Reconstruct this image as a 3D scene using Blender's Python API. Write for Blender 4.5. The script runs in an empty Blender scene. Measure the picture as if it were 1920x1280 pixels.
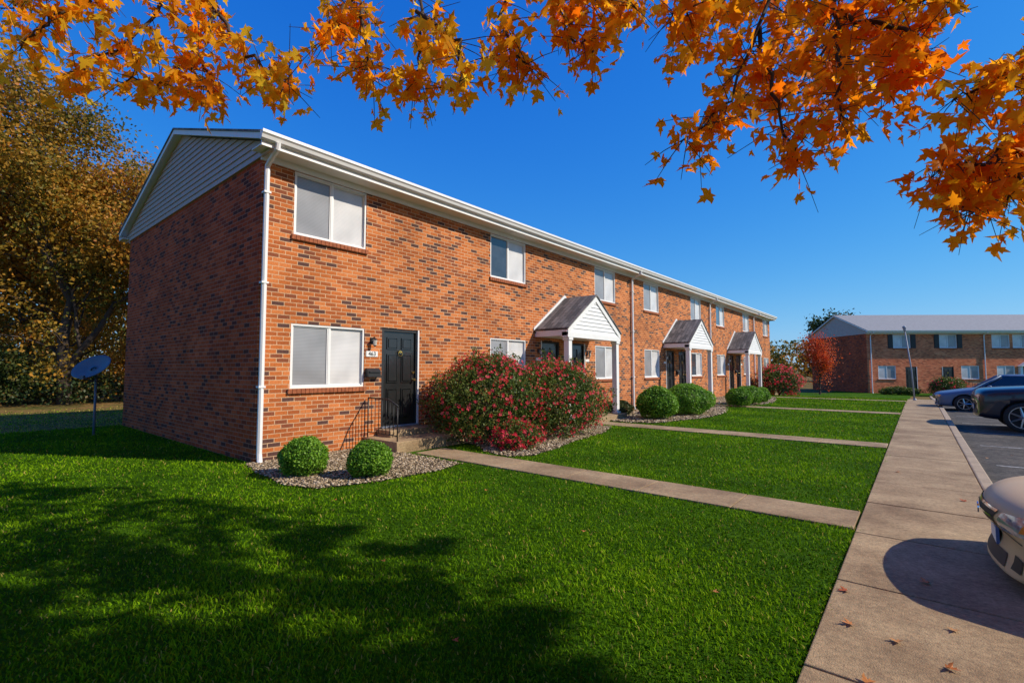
import bpy, math, random, json
import numpy as np
from mathutils import Vector, Matrix
from mathutils.bvhtree import BVHTree
rng=np.random.default_rng(7); random.seed(7)
S=bpy.context.scene
COL=S.collection
SUN_EL=math.radians(36.5); SUN_AZ=math.atan2(.875,.484)
# ---------------------------------------------------------------- helpers
def put(o,parent=None,**kw):
    COL.objects.link(o)
    if parent is not None: o.parent=parent
    for k,v in kw.items(): o[k]=v
    return o
def thing(name,label,category,loc=(0,0,0),rz=0,group=None):
    e=bpy.data.objects.new(name,None); e.empty_display_size=.2
    e.location=loc; e.rotation_euler=(0,0,rz); put(e,label=label,category=category)
    if group: e["group"]=group
    return e
class MB:
    def __init__(s): s.v=[];s.f=[];s.m=[]
    def add(s,vs,fs,m=0):
        b=len(s.v); s.v+= [tuple(p) for p in vs]
        for f in fs: s.f.append([i+b for i in f]); s.m.append(m)
    def box(s,x0,x1,y0,y1,z0,z1,m=0):
        s.add([(x0,y0,z0),(x1,y0,z0),(x1,y1,z0),(x0,y1,z0),(x0,y0,z1),(x1,y0,z1),(x1,y1,z1),(x0,y1,z1)],
              [(0,3,2,1),(4,5,6,7),(0,1,5,4),(1,2,6,5),(2,3,7,6),(3,0,4,7)],m)
    def prism(s,prof,a0,a1,axis,m=0):
        def mk(p,a):
            if axis=='x': return (a,p[0],p[1])
            if axis=='y': return (p[0],a,p[1])
            return (p[0],p[1],a)
        n=len(prof); vs=[mk(p,a0) for p in prof]+[mk(p,a1) for p in prof]
        fs=[(i,(i+1)%n,n+(i+1)%n,n+i) for i in range(n)]+[tuple(range(n))[::-1],tuple(range(n,2*n))]
        s.add(vs,fs,m)
    def tube(s,pts,rad,n=8,m=0,cap=True):
        pts=[Vector(p) for p in pts]
        if not hasattr(rad,'__len__'): rad=[rad]*len(pts)
        rings=[]; up=None
        for i,p in enumerate(pts):
            d=(pts[min(i+1,len(pts)-1)]-pts[max(i-1,0)])
            if d.length<1e-6: d=Vector((0,0,1))
            d.normalize()
            if up is None:
                up=d.orthogonal().normalized()
            else:
                up=(up-d*up.dot(d))
                if up.length<1e-4: up=d.orthogonal()
                up.normalize()
            w=d.cross(up)
            rings.append([p+(up*math.cos(a)+w*math.sin(a))*rad[i] for a in [2*math.pi*k/n for k in range(n)]])
        vs=[q for r in rings for q in r]; fs=[]
        for i in range(len(pts)-1):
            for k in range(n):
                fs.append((i*n+k,i*n+(k+1)%n,(i+1)*n+(k+1)%n,(i+1)*n+k))
        if cap:
            fs.append(tuple(range(n))[::-1]); fs.append(tuple(range((len(pts)-1)*n,len(pts)*n)))
        s.add(vs,fs,m)
    def mesh(s,name,mats,smooth=False):
        me=bpy.data.meshes.new(name); me.from_pydata(s.v,[],s.f)
        for k in (mats if isinstance(mats,(list,tuple)) else [mats]): me.materials.append(k)
        me.polygons.foreach_set('material_index',s.m)
        if smooth: me.polygons.foreach_set('use_smooth',[True]*len(s.f))
        me.update(); return me
    def obj(s,name,mats,parent=None,smooth=False,bevel=0,loc=None,**kw):
        o=bpy.data.objects.new(name,s.mesh(name,mats,smooth))
        if loc: o.location=loc
        put(o,parent,**kw)
        if bevel:
            b=o.modifiers.new('b','BEVEL'); b.width=bevel; b.segments=2; b.limit_method='ANGLE'
        return o
def npmesh(name,V,F,mats,tint=None,smooth=False):
    me=bpy.data.meshes.new(name); V=np.asarray(V,np.float32); F=np.asarray(F,np.int32); n,k=F.shape
    me.vertices.add(len(V)); me.vertices.foreach_set('co',V.ravel())
    me.loops.add(n*k); me.loops.foreach_set('vertex_index',F.ravel())
    me.polygons.add(n); me.polygons.foreach_set('loop_start',np.arange(0,n*k,k,dtype=np.int32))
    me.polygons.foreach_set('loop_total',np.full(n,k,np.int32))
    if smooth: me.polygons.foreach_set('use_smooth',np.ones(n,bool))
    for m in mats: me.materials.append(m)
    me.update(calc_edges=True)
    if tint is not None:
        a=me.attributes.new('tint','FLOAT','POINT'); a.data.foreach_set('value',np.asarray(tint,np.float32))
    return me
# ---------------------------------------------------------------- materials
def NN(nt,t,ins={},**at):
    n=nt.nodes.new(t)
    for k,v in at.items(): setattr(n,k,v)
    for k,v in ins.items():
        if isinstance(v,bpy.types.NodeSocket): nt.links.new(v,n.inputs[k])
        else: n.inputs[k].default_value=v
    return n
def c4(c,f=1): return (min(c[0]*f,1),min(c[1]*f,1),min(c[2]*f,1),1)
def newmat(name):
    m=bpy.data.materials.new(name); m.use_nodes=True; nt=m.node_tree; nt.nodes.clear()
    out=nt.nodes.new('ShaderNodeOutputMaterial'); return m,nt,out
def ramp(nt,fac,stops,interp='LINEAR'):
    r=NN(nt,'ShaderNodeValToRGB',{'Fac':fac}); cr=r.color_ramp; cr.interpolation=interp
    while len(cr.elements)<len(stops): cr.elements.new(.5)
    for e,(p,c) in zip(cr.elements,stops): e.position=p; e.color=c4(c)
    return r.outputs['Color']
def mat(name,c,rough=.6,var=.15,scale=5.,bump=0.,bscale=60.,metal=0.,coat=0.,c2=None,stretch=None,speck=0.,spscale=70.):
    m,nt,out=newmat(name)
    tc=NN(nt,'ShaderNodeTexCoord'); vec=tc.outputs['Object']
    if stretch: vec=NN(nt,'ShaderNodeMapping',{'Vector':vec,'Scale':stretch}).outputs[0]
    no=NN(nt,'ShaderNodeTexNoise',{'Vector':vec,'Scale':scale,'Detail':6.,'Roughness':.65})
    lo=c4(c,1-var); hi=c4(c2) if c2 else c4(c,1+var)
    col=ramp(nt,no.outputs['Fac'],[(.3,lo),(.7,hi)])
    if speck:
        ns=NN(nt,'ShaderNodeTexNoise',{'Vector':vec,'Scale':spscale,'Detail':5.,'Roughness':.8})
        mr=NN(nt,'ShaderNodeMapRange',{'Value':ns.outputs['Fac'],'From Min':.3,'From Max':.7,'To Min':1-speck,'To Max':1+speck})
        col=NN(nt,'ShaderNodeVectorMath',{0:col,'Scale':mr.outputs[0]},operation='SCALE').outputs[0]
    p=NN(nt,'ShaderNodeBsdfPrincipled',{'Base Color':col,'Roughness':rough,'Metallic':metal,'Coat Weight':coat,'Coat Roughness':.03})
    if bump:
        nb=NN(nt,'ShaderNodeTexNoise',{'Vector':vec,'Scale':bscale,'Detail':4.})
        b=NN(nt,'ShaderNodeBump',{'Height':nb.outputs['Fac'],'Strength':bump,'Distance':.01})
        nt.links.new(b.outputs[0],p.inputs['Normal'])
    nt.links.new(p.outputs[0],out.inputs[0]); return m
def leafmat(name,stops,trans=.3,rough=.5,spec=.3):
    m,nt,out=newmat(name)
    a=NN(nt,'ShaderNodeAttribute',attribute_name='tint')
    col=ramp(nt,a.outputs['Fac'],stops)
    p=NN(nt,'ShaderNodeBsdfPrincipled',{'Base Color':col,'Roughness':rough,'Specular IOR Level':spec})
    t=NN(nt,'ShaderNodeBsdfTranslucent',{'Color':col})
    mx=NN(nt,'ShaderNodeMixShader',{0:trans,1:p.outputs[0],2:t.outputs[0]})
    nt.links.new(mx.outputs[0],out.inputs[0]); return m
def brickmat(name,stops,mortar):
    m,nt,out=newmat(name)
    tc=NN(nt,'ShaderNodeTexCoord'); sp=NN(nt,'ShaderNodeSeparateXYZ',{0:tc.outputs['Object']})
    ad=NN(nt,'ShaderNodeMath',{0:sp.outputs[0],1:sp.outputs[1]},operation='ADD')
    cb=NN(nt,'ShaderNodeCombineXYZ',{0:ad.outputs[0],1:sp.outputs[2]})
    dn=NN(nt,'ShaderNodeTexNoise',{'Vector':cb.outputs[0],'Scale':9.,'Detail':3.})
    dv=NN(nt,'ShaderNodeVectorMath',{0:dn.outputs['Color'],1:(.008,.008,0)},operation='MULTIPLY')
    va=NN(nt,'ShaderNodeVectorMath',{0:cb.outputs[0],1:dv.outputs[0]},operation='ADD')
    b=NN(nt,'ShaderNodeTexBrick',{'Vector':va.outputs[0],'Color1':(0,0,0,1),'Color2':(1,1,1,1),'Mortar':(.5,.5,.5,1),'Scale':1.,
        'Mortar Size':.0065,'Mortar Smooth':.15,'Brick Width':.213,'Row Height':.0735},offset=.5)
    col=ramp(nt,b.outputs['Color'],stops,'CONSTANT')
    n1=NN(nt,'ShaderNodeTexNoise',{'Vector':cb.outputs[0],'Scale':40.,'Detail':5.})
    n2=NN(nt,'ShaderNodeTexNoise',{'Vector':cb.outputs[0],'Scale':.8,'Detail':3.})
    f=NN(nt,'ShaderNodeMath',{0:n1.outputs['Fac'],1:n2.outputs['Fac']},operation='ADD')
    f2=NN(nt,'ShaderNodeMapRange',{'Value':f.outputs[0],'From Min':.6,'From Max':1.4,'To Min':.65,'To Max':1.35})
    cm=NN(nt,'ShaderNodeVectorMath',{0:col,'Scale':f2.outputs[0]},operation='SCALE')
    mm=NN(nt,'ShaderNodeVectorMath',{0:mortar,'Scale':f2.outputs[0]},operation='SCALE')
    mx=NN(nt,'ShaderNodeMix',{0:b.outputs['Fac'],6:cm.outputs[0],7:mm.outputs[0]},data_type='RGBA')
    h=NN(nt,'ShaderNodeMath',{0:n1.outputs['Fac'],1:b.outputs['Fac']},operation='SUBTRACT')
    bp=NN(nt,'ShaderNodeBump',{'Height':h.outputs[0],'Strength':.5,'Distance':.006})
    p=NN(nt,'ShaderNodeBsdfPrincipled',{'Base Color':mx.outputs[2],'Roughness':.85,'Normal':bp.outputs[0],'Specular IOR Level':.08})
    nt.links.new(p.outputs[0],out.inputs[0]); return m
def panemat(name,c1,c2,per=.0125,axis=2):
    m,nt,out=newmat(name)
    tc=NN(nt,'ShaderNodeTexCoord'); sp=NN(nt,'ShaderNodeSeparateXYZ',{0:tc.outputs['Object']})
    md=NN(nt,'ShaderNodeMath',{0:sp.outputs[axis],1:per},operation='PINGPONG')
    mr=NN(nt,'ShaderNodeMapRange',{'Value':md.outputs[0],'From Min':0.,'From Max':per})
    no=NN(nt,'ShaderNodeTexNoise',{'Vector':tc.outputs['Object'],'Scale':1.7,'Detail':2.})
    col=ramp(nt,mr.outputs[0],[(0.,c1),(.35,c2),(1.,c2)])
    cm=NN(nt,'ShaderNodeMapRange',{'Value':no.outputs['Fac'],'From Min':.3,'From Max':.7,'To Min':.8,'To Max':1.1})
    cc=NN(nt,'ShaderNodeVectorMath',{0:col,'Scale':cm.outputs[0]},operation='SCALE')
    p=NN(nt,'ShaderNodeBsdfPrincipled',{'Base Color':cc.outputs[0],'Roughness':.7,'Coat Weight':1.,'Coat Roughness':.02,'Coat IOR':1.5})
    nt.links.new(p.outputs[0],out.inputs[0]); return m
BR=brickmat('brick',[(0,(.11,.055,.045)),(.12,(.24,.075,.036)),(.24,(.38,.105,.032)),(.52,(.48,.138,.038)),(.80,(.57,.185,.058))],(.60,.39,.23))
BRE=brickmat('brick_shade_tinted',[(0,(.14,.042,.030)),(.12,(.28,.050,.024)),(.24,(.44,.066,.020)),(.52,(.52,.082,.024)),(.80,(.60,.108,.036))],(.44,.18,.115))  # redder copy of the brick: tone of the shaded ends put into the colour
BR2=brickmat('brick_far',[(0,(.42,.10,.045)),(.15,(.66,.16,.065)),(.5,(.76,.20,.08)),(.8,(.82,.26,.11))],(.74,.34,.19))
WHITE=mat('white_paint',(.80,.79,.76),.45,.04,3.)
SID=mat('vinyl_siding',(.54,.38,.29),.5,.05,3.)
def shmat():
    m,nt,out=newmat('shingles')
    tc=NN(nt,'ShaderNodeTexCoord')
    b=NN(nt,'ShaderNodeTexBrick',{'Vector':tc.outputs['Object'],'Color1':(.09,.088,.085,1),'Color2':(.24,.225,.21,1),'Mortar':(.04,.04,.04,1),'Scale':1.,'Mortar Size':.006,'Brick Width':.3,'Row Height':.13})
    n1=NN(nt,'ShaderNodeTexNoise',{'Vector':tc.outputs['Object'],'Scale':90.,'Detail':3.})
    f2=NN(nt,'ShaderNodeMapRange',{'Value':n1.outputs['Fac'],'From Min':.3,'From Max':.7,'To Min':.6,'To Max':1.4})
    cm=NN(nt,'ShaderNodeVectorMath',{0:b.outputs['Color'],'Scale':f2.outputs[0]},operation='SCALE')
    p=NN(nt,'ShaderNodeBsdfPrincipled',{'Base Color':cm.outputs[0],'Roughness':.9})
    nt.links.new(p.outputs[0],out.inputs[0]); return m
SHG=shmat()
GREYROOF=mat('grey_roof',(.27,.265,.265),.85,.15,6.)
PANE_SCR=panemat('screened_pane',(.18,.18,.19),(.31,.31,.32))
PANE=panemat('blind_pane',(.48,.47,.47),(.70,.68,.66))
PANE_DK=mat('dark_pane',(.05,.06,.075),.1,.3,2.,coat=1.)
BLACKP=mat('black_paint',(.018,.018,.018),.30,.2,5.,coat=.6)
BLACKM=mat('black_metal',(.015,.015,.016),.5,.2,9.)
BRASS=mat('brass',(.6,.42,.12),.3,.1,9.,metal=1.)
CONC=mat('concrete',(.24,.145,.070),.9,.20,1.3,bump=.6,bscale=120.,c2=(.44,.31,.17),speck=.42,spscale=34.)
CONC2=mat('curb_concrete',(.36,.27,.18),.9,.2,3.,bump=.4,bscale=90.,speck=.2)
ASPH=mat('asphalt',(.032,.028,.024),.97,.35,1.6,bump=1.,bscale=60.,c2=(.105,.088,.070),speck=.9,spscale=14.)
PAINTLINE=mat('line_paint',(.24,.23,.21),.8,.6,5.,speck=.6,spscale=20.)
GREY=mat('grey_metal',(.26,.28,.32),.5,.1,5.)
DGREY=mat('dish_grey_metal',(.13,.15,.19),.5,.1,5.)
# ---------------------------------------------------------------- terrain
def gz(y):
    t=min(max((y-26)/22.,0),1); return -.5*t*t*(3-2*t)
def sheet(name,xs,ys,off,m,xf=None,**kw):
    V=[(x,y,gz(y)+(xf(x,y) if xf else 0)+off) for y in ys for x in xs]; n=len(xs)
    F=[(j*n+i,j*n+i+1,(j+1)*n+i+1,(j+1)*n+i) for j in range(len(ys)-1) for i in range(n-1)]
    b=MB(); b.add(V,F); return b.obj(name,m,kind='structure',**kw)
def rangef(a,b,n): return [a+(b-a)*i/n for i in range(n+1)]
def groundmat():
    m,nt,out=newmat('dry_ground')
    tc=NN(nt,'ShaderNodeTexCoord')
    n1=NN(nt,'ShaderNodeTexNoise',{'Vector':tc.outputs['Object'],'Scale':.5,'Detail':8.,'Roughness':.7})
    n2=NN(nt,'ShaderNodeTexNoise',{'Vector':tc.outputs['Object'],'Scale':9.,'Detail':5.,'Roughness':.7})
    a=ramp(nt,n1.outputs['Fac'],[(.35,(.08,.11,.02)),(.5,(.24,.17,.05)),(.65,(.36,.20,.07))])
    b=ramp(nt,n2.outputs['Fac'],[(.3,(.35,.3,.3)),(.7,(1.,1.,1.))])
    mx=NN(nt,'ShaderNodeMix',{0:1.,6:a,7:b},data_type='RGBA',blend_type='MULTIPLY')
    p=NN(nt,'ShaderNodeBsdfPrincipled',{'Base Color':mx.outputs[2],'Roughness':.95,'Specular IOR Level':.1})
    nt.links.new(p.outputs[0],out.inputs[0]); return m
def lawnmat():
    m,nt,out=newmat('lawn_turf')
    tc=NN(nt,'ShaderNodeTexCoord')
    n1=NN(nt,'ShaderNodeTexNoise',{'Vector':tc.outputs['Object'],'Scale':1.2,'Detail':7.,'Roughness':.7})
    n2=NN(nt,'ShaderNodeTexNoise',{'Vector':tc.outputs['Object'],'Scale':45.,'Detail':4.,'Roughness':.8})
    ad=NN(nt,'ShaderNodeMath',{0:n1.outputs['Fac'],1:n2.outputs['Fac']},operation='ADD')
    a=ramp(nt,NN(nt,'ShaderNodeMath',{0:ad.outputs[0],1:.5},operation='MULTIPLY').outputs[0],[(.35,(.012,.026,.002)),(.5,(.04,.11,.004)),(.65,(.10,.21,.008))])
    bp=NN(nt,'ShaderNodeBump',{'Height':n2.outputs['Fac'],'Strength':1.,'Distance':.03})
    p=NN(nt,'ShaderNodeBsdfPrincipled',{'Base Color':a,'Roughness':.9,'Normal':bp.outputs[0],'Specular IOR Level':.05})
    nt.links.new(p.outputs[0],out.inputs[0]); return m
GM=groundmat(); LM=lawnmat()
ysG=[-600,-200,-60,-20,-.62,-.58]+rangef(0,26,4)+rangef(28,48,10)+[60,90,200,700]
def gdrop(x,y):
    if x>.62 and -.6<y<47: return -.17
    return -.02
sheet('ground',[-700,-200,-80,-40,-20,-8,-.5,.60,.64,8,24,24.05,80,200,700],ysG,0,GM,xf=gdrop)
ysL=rangef(-14,26,6)+rangef(28,48,10)
sheet('lawn',[-16.6,-8.2,-.5],ysL,-.006,LM)
sheet('verge',[.6,24],[-14,-7,-.7],-.006,LM)
sheet('lawn',[-6,0,10,24],[47.2,49,54,60],-.006,LM)
ysP=rangef(-.45,26,6)+rangef(28,46.9,10)
sheet('parking_lot',[.68,8,24],ysP,-.12,ASPH)
b=MB()
for i in range(10):
    yy=3.2+2.8*i
    b.add([(.95,yy-.05,gz(yy)-.116),(5.9,yy-.05,gz(yy)-.116),(5.9,yy+.05,gz(yy)-.116),(.95,yy+.05,gz(yy)-.116)],[(0,1,2,3)])
b.obj('parking_lines',PAINTLINE,kind='structure')
b=MB()
yy=-.6
while yy<46.5:
    n=3.04; z=gz(yy+1.5)
    b.box(.56,.70,yy,yy+n-.012,-.3+z,.012+gz(yy+n/2)); yy+=n
b.obj('curb',CONC2,bevel=.02,kind='structure')
b=MB(); yy=-14
while yy<33:
    n=1.3; dz=rng.uniform(-.003,.003); b.box(-.5,.548,yy,yy+n-.014,-.1+gz(yy),.018+dz+gz(yy+n/2)); yy+=n
b.obj('sidewalk',CONC,bevel=.008,kind='structure')
PATHS=[(5.62,6.32),(11.72,12.42),(20.7,21.4),(29.6,30.3)]
b=MB()
for (a,c) in PATHS:
    x=-.512
    while x>-6.9:
        b.box(max(x-1.1,-6.95),x-.01,a,c,-.1+gz(a),.014+gz(a)); x-=1.1
b.obj('footpath',CONC,bevel=.006,kind='structure')
# ---------------------------------------------------------------- buildings
EAVE=5.0
def wall_panel(b,x0,x1,z0,z1,ops,y,rev,m=0):
    xs=sorted(set([x0,x1]+[o[0] for o in ops]+[o[1] for o in ops])); zs=sorted(set([z0,z1]+[o[2] for o in ops]+[o[3] for o in ops]))
    for i in range(len(xs)-1):
        for j in range(len(zs)-1):
            cx=(xs[i]+xs[i+1])/2; cz=(zs[j]+zs[j+1])/2
            if any(o[0]<cx<o[1] and o[2]<cz<o[3] for o in ops): continue
            b.add([(xs[i],y,zs[j]),(xs[i+1],y,zs[j]),(xs[i+1],y,zs[j+1]),(xs[i],y,zs[j+1])],[(0,1,2,3)],m)
    for (a,c,d,e) in ops:
        q=[(a,d),(c,d),(c,e),(a,e)]
        for k in range(4):
            p,r=q[k],q[(k+1)%4]
            b.add([(p[0],y,p[1]),(p[0],y+rev,p[1]),(r[0],y+rev,r[1]),(r[0],y,r[1])],[(0,1,2,3)],m)
WW,WH=1.44,1.12
def window_meshes(pl,pr,w=WW,h=WH,brick=BR):
    g=MB(); g.add([(-w/2+.03,.045,.03),(0,.045,.03),(0,.045,h-.03),(-w/2+.03,.045,h-.03)],[(0,1,2,3)],0)
    g.add([(0,.060,.03),(w/2-.03,.060,.03),(w/2-.03,.060,h-.03),(0,.060,h-.03)],[(0,1,2,3)],1)
    gm=g.mesh('window',[pl,pr])
    f=MB(); t=.036
    f.box(-w/2,w/2,.01,.11,0,t); f.box(-w/2,w/2,.01,.11,h-t,h); f.box(-w/2,-w/2+t,.01,.11,t,h-t); f.box(w/2-t,w/2,.01,.11,t,h-t)
    f.box(-.022,.022,.022,.1,t,h-t)
    for (a,c,yo) in ((-w/2+t,-.022,.03),(.022,w/2-t,.045)):
        s=.02
        f.box(a,c,yo,.07,t,t+s); f.box(a,c,yo,.07,h-t-s,h-t); f.box(a,a+s,yo,.07,t+s,h-t-s); f.box(c-s,c,yo,.07,t+s,h-t-s)
    fm=f.mesh('frame',WHITE)
    s=MB(); nb=int((w+.1)/.075)
    for i in range(nb):
        x=-w/2-.04+i*(w+.08)/nb
        s.box(x,x+(w+.08)/nb-.008,-.045,.01,-.085,-.004)
    s.box(-w/2-.04,w/2+.03,-.03,.009,-.084,-.01,1)
    sm=s.mesh('sill',[brick,MORT])
    return gm,fm,sm
MORT=mat('mortar',(.45,.32,.21),.9,.15,20.)
SILLB=mat('sill_brick',(.36,.090,.030),.85,.45,12.,c2=(.46,.14,.05))
WM=window_meshes(PANE_SCR,PANE,brick=SILLB)
WM_D=window_meshes(PANE_DK,PANE,brick=SILLB)
WM_B=window_meshes(PANE,PANE_SCR,brick=SILLB)
def add_window(E,x,z,M):
    g=bpy.data.objects.new('window',M[0]); g.location=(x,0,z); put(g,E)
    f=bpy.data.objects.new('frame',M[1]); put(f,g)
    s=bpy.data.objects.new('sill',M[2]); put(s,g)
    return g
def door_meshes():
    w,h=.94,2.0
    d=MB(); a=.80; d.box(-a/2,a/2,.06,.10,.03,h-.06)
    for (x0,x1) in ((-.31,-.05),(.05,.31)):
        for (z0,z1) in ((.18,.78),(.90,1.48),(1.58,1.82)):
            for (p,q,r,s) in ((x0,x1,z0,z0+.02),(x0,x1,z1-.02,z1),(x0,x0+.02,z0+.02,z1-.02),(x1-.02,x1,z0+.02,z1-.02)): d.box(p,q,.040,.06,r,s)
            d.prism([(x0+.035,z0+.035),(x1-.035,z0+.035),(x1-.035,z1-.035),(x0+.035,z1-.035)],.034,.06,'y')
    f=MB(); f.box(-w/2,-a/2-.003,.02,.12,0,h); f.box(a/2+.003,w/2,.02,.12,0,h); f.box(-w/2,w/2,.021,.12,h-.057,h); 
    f.box(-w/2,w/2,-.03,.12,0,.027,1)
    f.box(w/2-.035,w/2+.0,-.012,.02,.03,h,2)
    k=MB(); k.tube([(.35,-.03,.95),(.35,-.01,.95),(.35,.02,.95),(.35,.06,.95)],[.022,.032,.014,.025],10)
    k2=MB(); k2.tube([(.35,.025,1.1),(.35,.06,1.1)],.026,10)
    n=MB(); n.tube([(0,.015,1.53),(0,.035,1.53)],.032,10)
    n.tube([(.05*math.sin(t),.014,1.49-.05*math.cos(t)) for t in rangef(-2.4,2.4,10)],.009,6)
    return d.mesh('door',BLACKP),f.mesh('door_frame',[BLACKM,GREY,WHITE]),k.mesh('handle',BRASS),n.mesh('door_knocker',BRASS),k2.mesh('deadbolt',BRASS)
DM=door_meshes()
def add_door(E,x,z,flip=False):
    g=bpy.data.objects.new('door',DM[0]); g.location=(x,0,z); put(g,E)
    if flip: g.scale=(-1,1,1)
    for nm,m in (('door_frame',DM[1]),('handle',DM[2]),('door_knocker',DM[3]),('deadbolt',DM[4])):
        o=bpy.data.objects.new(nm,m); put(o,g)
def lamp_mesh():
    b=MB(); b.box(-.04,.04,-.02,0,-.02,.10,0); b.tube([(0,-.02,.08),(0,-.08,.11),(0,-.10,.08)],.008,6,0)
    b.tube([(0,-.10,.09),(0,-.10,.055)],[.008,.055],8,0); b.tube([(0,-.10,.055),(0,-.10,-.055)],[.043,.032],8,1); b.tube([(0,-.10,-.055),(0,-.10,-.08)],[.036,.012],8,0)
    return b.mesh('wall_lamp',[BLACKM,mat('lamp_glass',(.55,.52,.45),.15,.1,5.,coat=1.)])
LMP=lamp_mesh()
def mailbox_mesh():
    b=MB(); b.prism([(-.11,-.07),(-.02,-.07),(-.0,-.07),(-.0,.10),(-.04,.10),(-.11,.04)],-.14,.14,'x'); b.box(-.12,.12,-.13,-.11,.02,.04)
    return b.mesh('mailbox',BLACKM)
MBX=mailbox_mesh()
def building(E,L,D,wins,doors,zb,M,brick,roofm,ds,rise=1.52,skipwin=(),endb=None):
    slope=rise/(D/2+.42); zt=lambda y:5.27+slope*((y if y<D/2 else D-y)+.42)
    ops=[(x-WW/2,x+WW/2,z,z+WH) for (x,z) in wins]+[(x-.47,x+.47,z,z+2.0) for (x,z) in doors]
    b=MB(); wall_panel(b,0,L,zb,EAVE,ops,0,.13)
    b.add([(0,D,zb),(L,D,zb),(L,D,EAVE),(0,D,EAVE)],[(3,2,1,0)])
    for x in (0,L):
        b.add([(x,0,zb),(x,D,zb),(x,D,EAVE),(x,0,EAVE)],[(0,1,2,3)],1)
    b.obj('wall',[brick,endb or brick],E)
    for side in (0,1):
        s=MB(); z=EAVE; h=.118
        while True:
            z1=z+h; 
            yf0=max(-.36,(z-5.27+.14)/slope-.42); yf1=max(-.36,(z1-5.27+.14)/slope-.42)
            if yf1>=D/2-.02: break
            o0,o1=(.042,.022)
            xa,xb=(-o0,-o1) if side==0 else (L+o0,L+o1); xi=0 if side==0 else L
            s.add([(xa,yf0,z),(xa,D-yf0,z),(xb,D-yf1,z1),(xb,yf1,z1),(xi,yf0,z),(xi,D-yf0,z)],[(0,1,2,3),(0,4,5,1)])
            z=z1
        xi=-.02 if side==0 else L+.02
        s.add([(xi,-.36,EAVE),(xi,D+.36,EAVE),(xi,D/2,zt(D/2)-.1)],[(0,1,2)])
        s.obj('gable_siding',SID,E)
    r=MB(); ov=.18
    for sg in (0,1):
        f=(lambda y:y) if sg==0 else (lambda y:D-y)
        pr=[(f(-.42),zt(-.42)),(f(D/2),zt(D/2)),(f(D/2),zt(D/2)-.035),(f(-.42),zt(-.42)-.035)]
        r.prism(pr,-ov-.02,L+ov+.02,'x')
    R=r.obj('roof',roofm,E)
    t=MB()
    for sg in (0,1):
        f=(lambda y:y) if sg==0 else (lambda y:D-y)
        for (a,c,hh) in ((-ov,-ov+.03,.10),(L+ov-.03,L+ov,.10),(-ov+.03,L+ov-.03,.07)):
            pr=[(f(-.38),zt(-.38)-.037),(f(D/2-.0),zt(D/2)-.037),(f(D/2),zt(D/2)-.037-hh),(f(-.38),zt(-.38)-.037-hh)]
            t.prism(pr,a,c,'x')
        ya,yb=sorted((f(-.385),f(-.355))); t.box(-ov+.003,L+ov-.003,ya,yb,5.045,5.235)
        ya,yb=sorted((f(-.355),f(.0))); t.box(-ov+.004,L+ov-.004,ya,yb,5.06,5.08)
        ya,yb=sorted((f(-.03),f(-.002))); t.box(-.03,L+.03,ya,yb,4.955,5.06)
    t.obj('roof_trim',WHITE,R)
    g=MB(); g.prism([(-.387,5.12),(-.43,5.12),(-.455,5.14),(-.475,5.19),(-.50,5.215),(-.50,5.262),(-.488,5.262),(-.48,5.235),(-.40,5.235),(-.40,5.262),(-.387,5.262)],-ov-.03,L+ov+.02,'x')
    g.obj('gutter',WHITE,R)
    for x in ds:
        p=MB()
        p.tube([(x,-.44,5.13),(x,-.43,5.04),(x,-.26,4.97),(x,-.07,4.86),(x,-.065,4.7),(x,-.065,.25+max(zb,-.1)),(x,-.09,.14+max(zb,-.1)),(x-.04,-.20,.06+max(zb,-.1))],[.042]*8,8)
        for zz in (1.2,2.9,4.4): p.box(x-.055,x+.055,-.112,-.003,zz,zz+.03)
        p.obj('downspout',WHITE,E)
    for i,(x,z) in enumerate(wins): add_window(E,x,z,WM_D if (x,z) in skipwin else M)
    for i,(x,z) in enumerate(doors): add_door(E,x,z,flip=(i%2==1))
B1=thing('apartment_building','two-storey red brick apartment row with white trim and gabled porches','building',(-8.22,3.38,0),math.pi/2)
cent=[1.27,6.32,11.49,15.27,20.42,24.22,29.37,34.40]
wins=[(c,3.83) for c in cent]+[(c,1.17) for c in cent]
PC=[8.92,17.84,26.80]
doors=[(2.86,.33)]
for c in PC: doors+=[(c-.72,.31),(c+.72,.31)]
doors.append((32.81,.31))
building(B1,35.67,8.3,wins,doors,-.9,WM,BR,SHG,[.055,13.42,22.32,31.0],skipwin=[(20.42,1.17),(24.22,3.83),(6.32,3.83)],endb=BRE)
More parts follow.
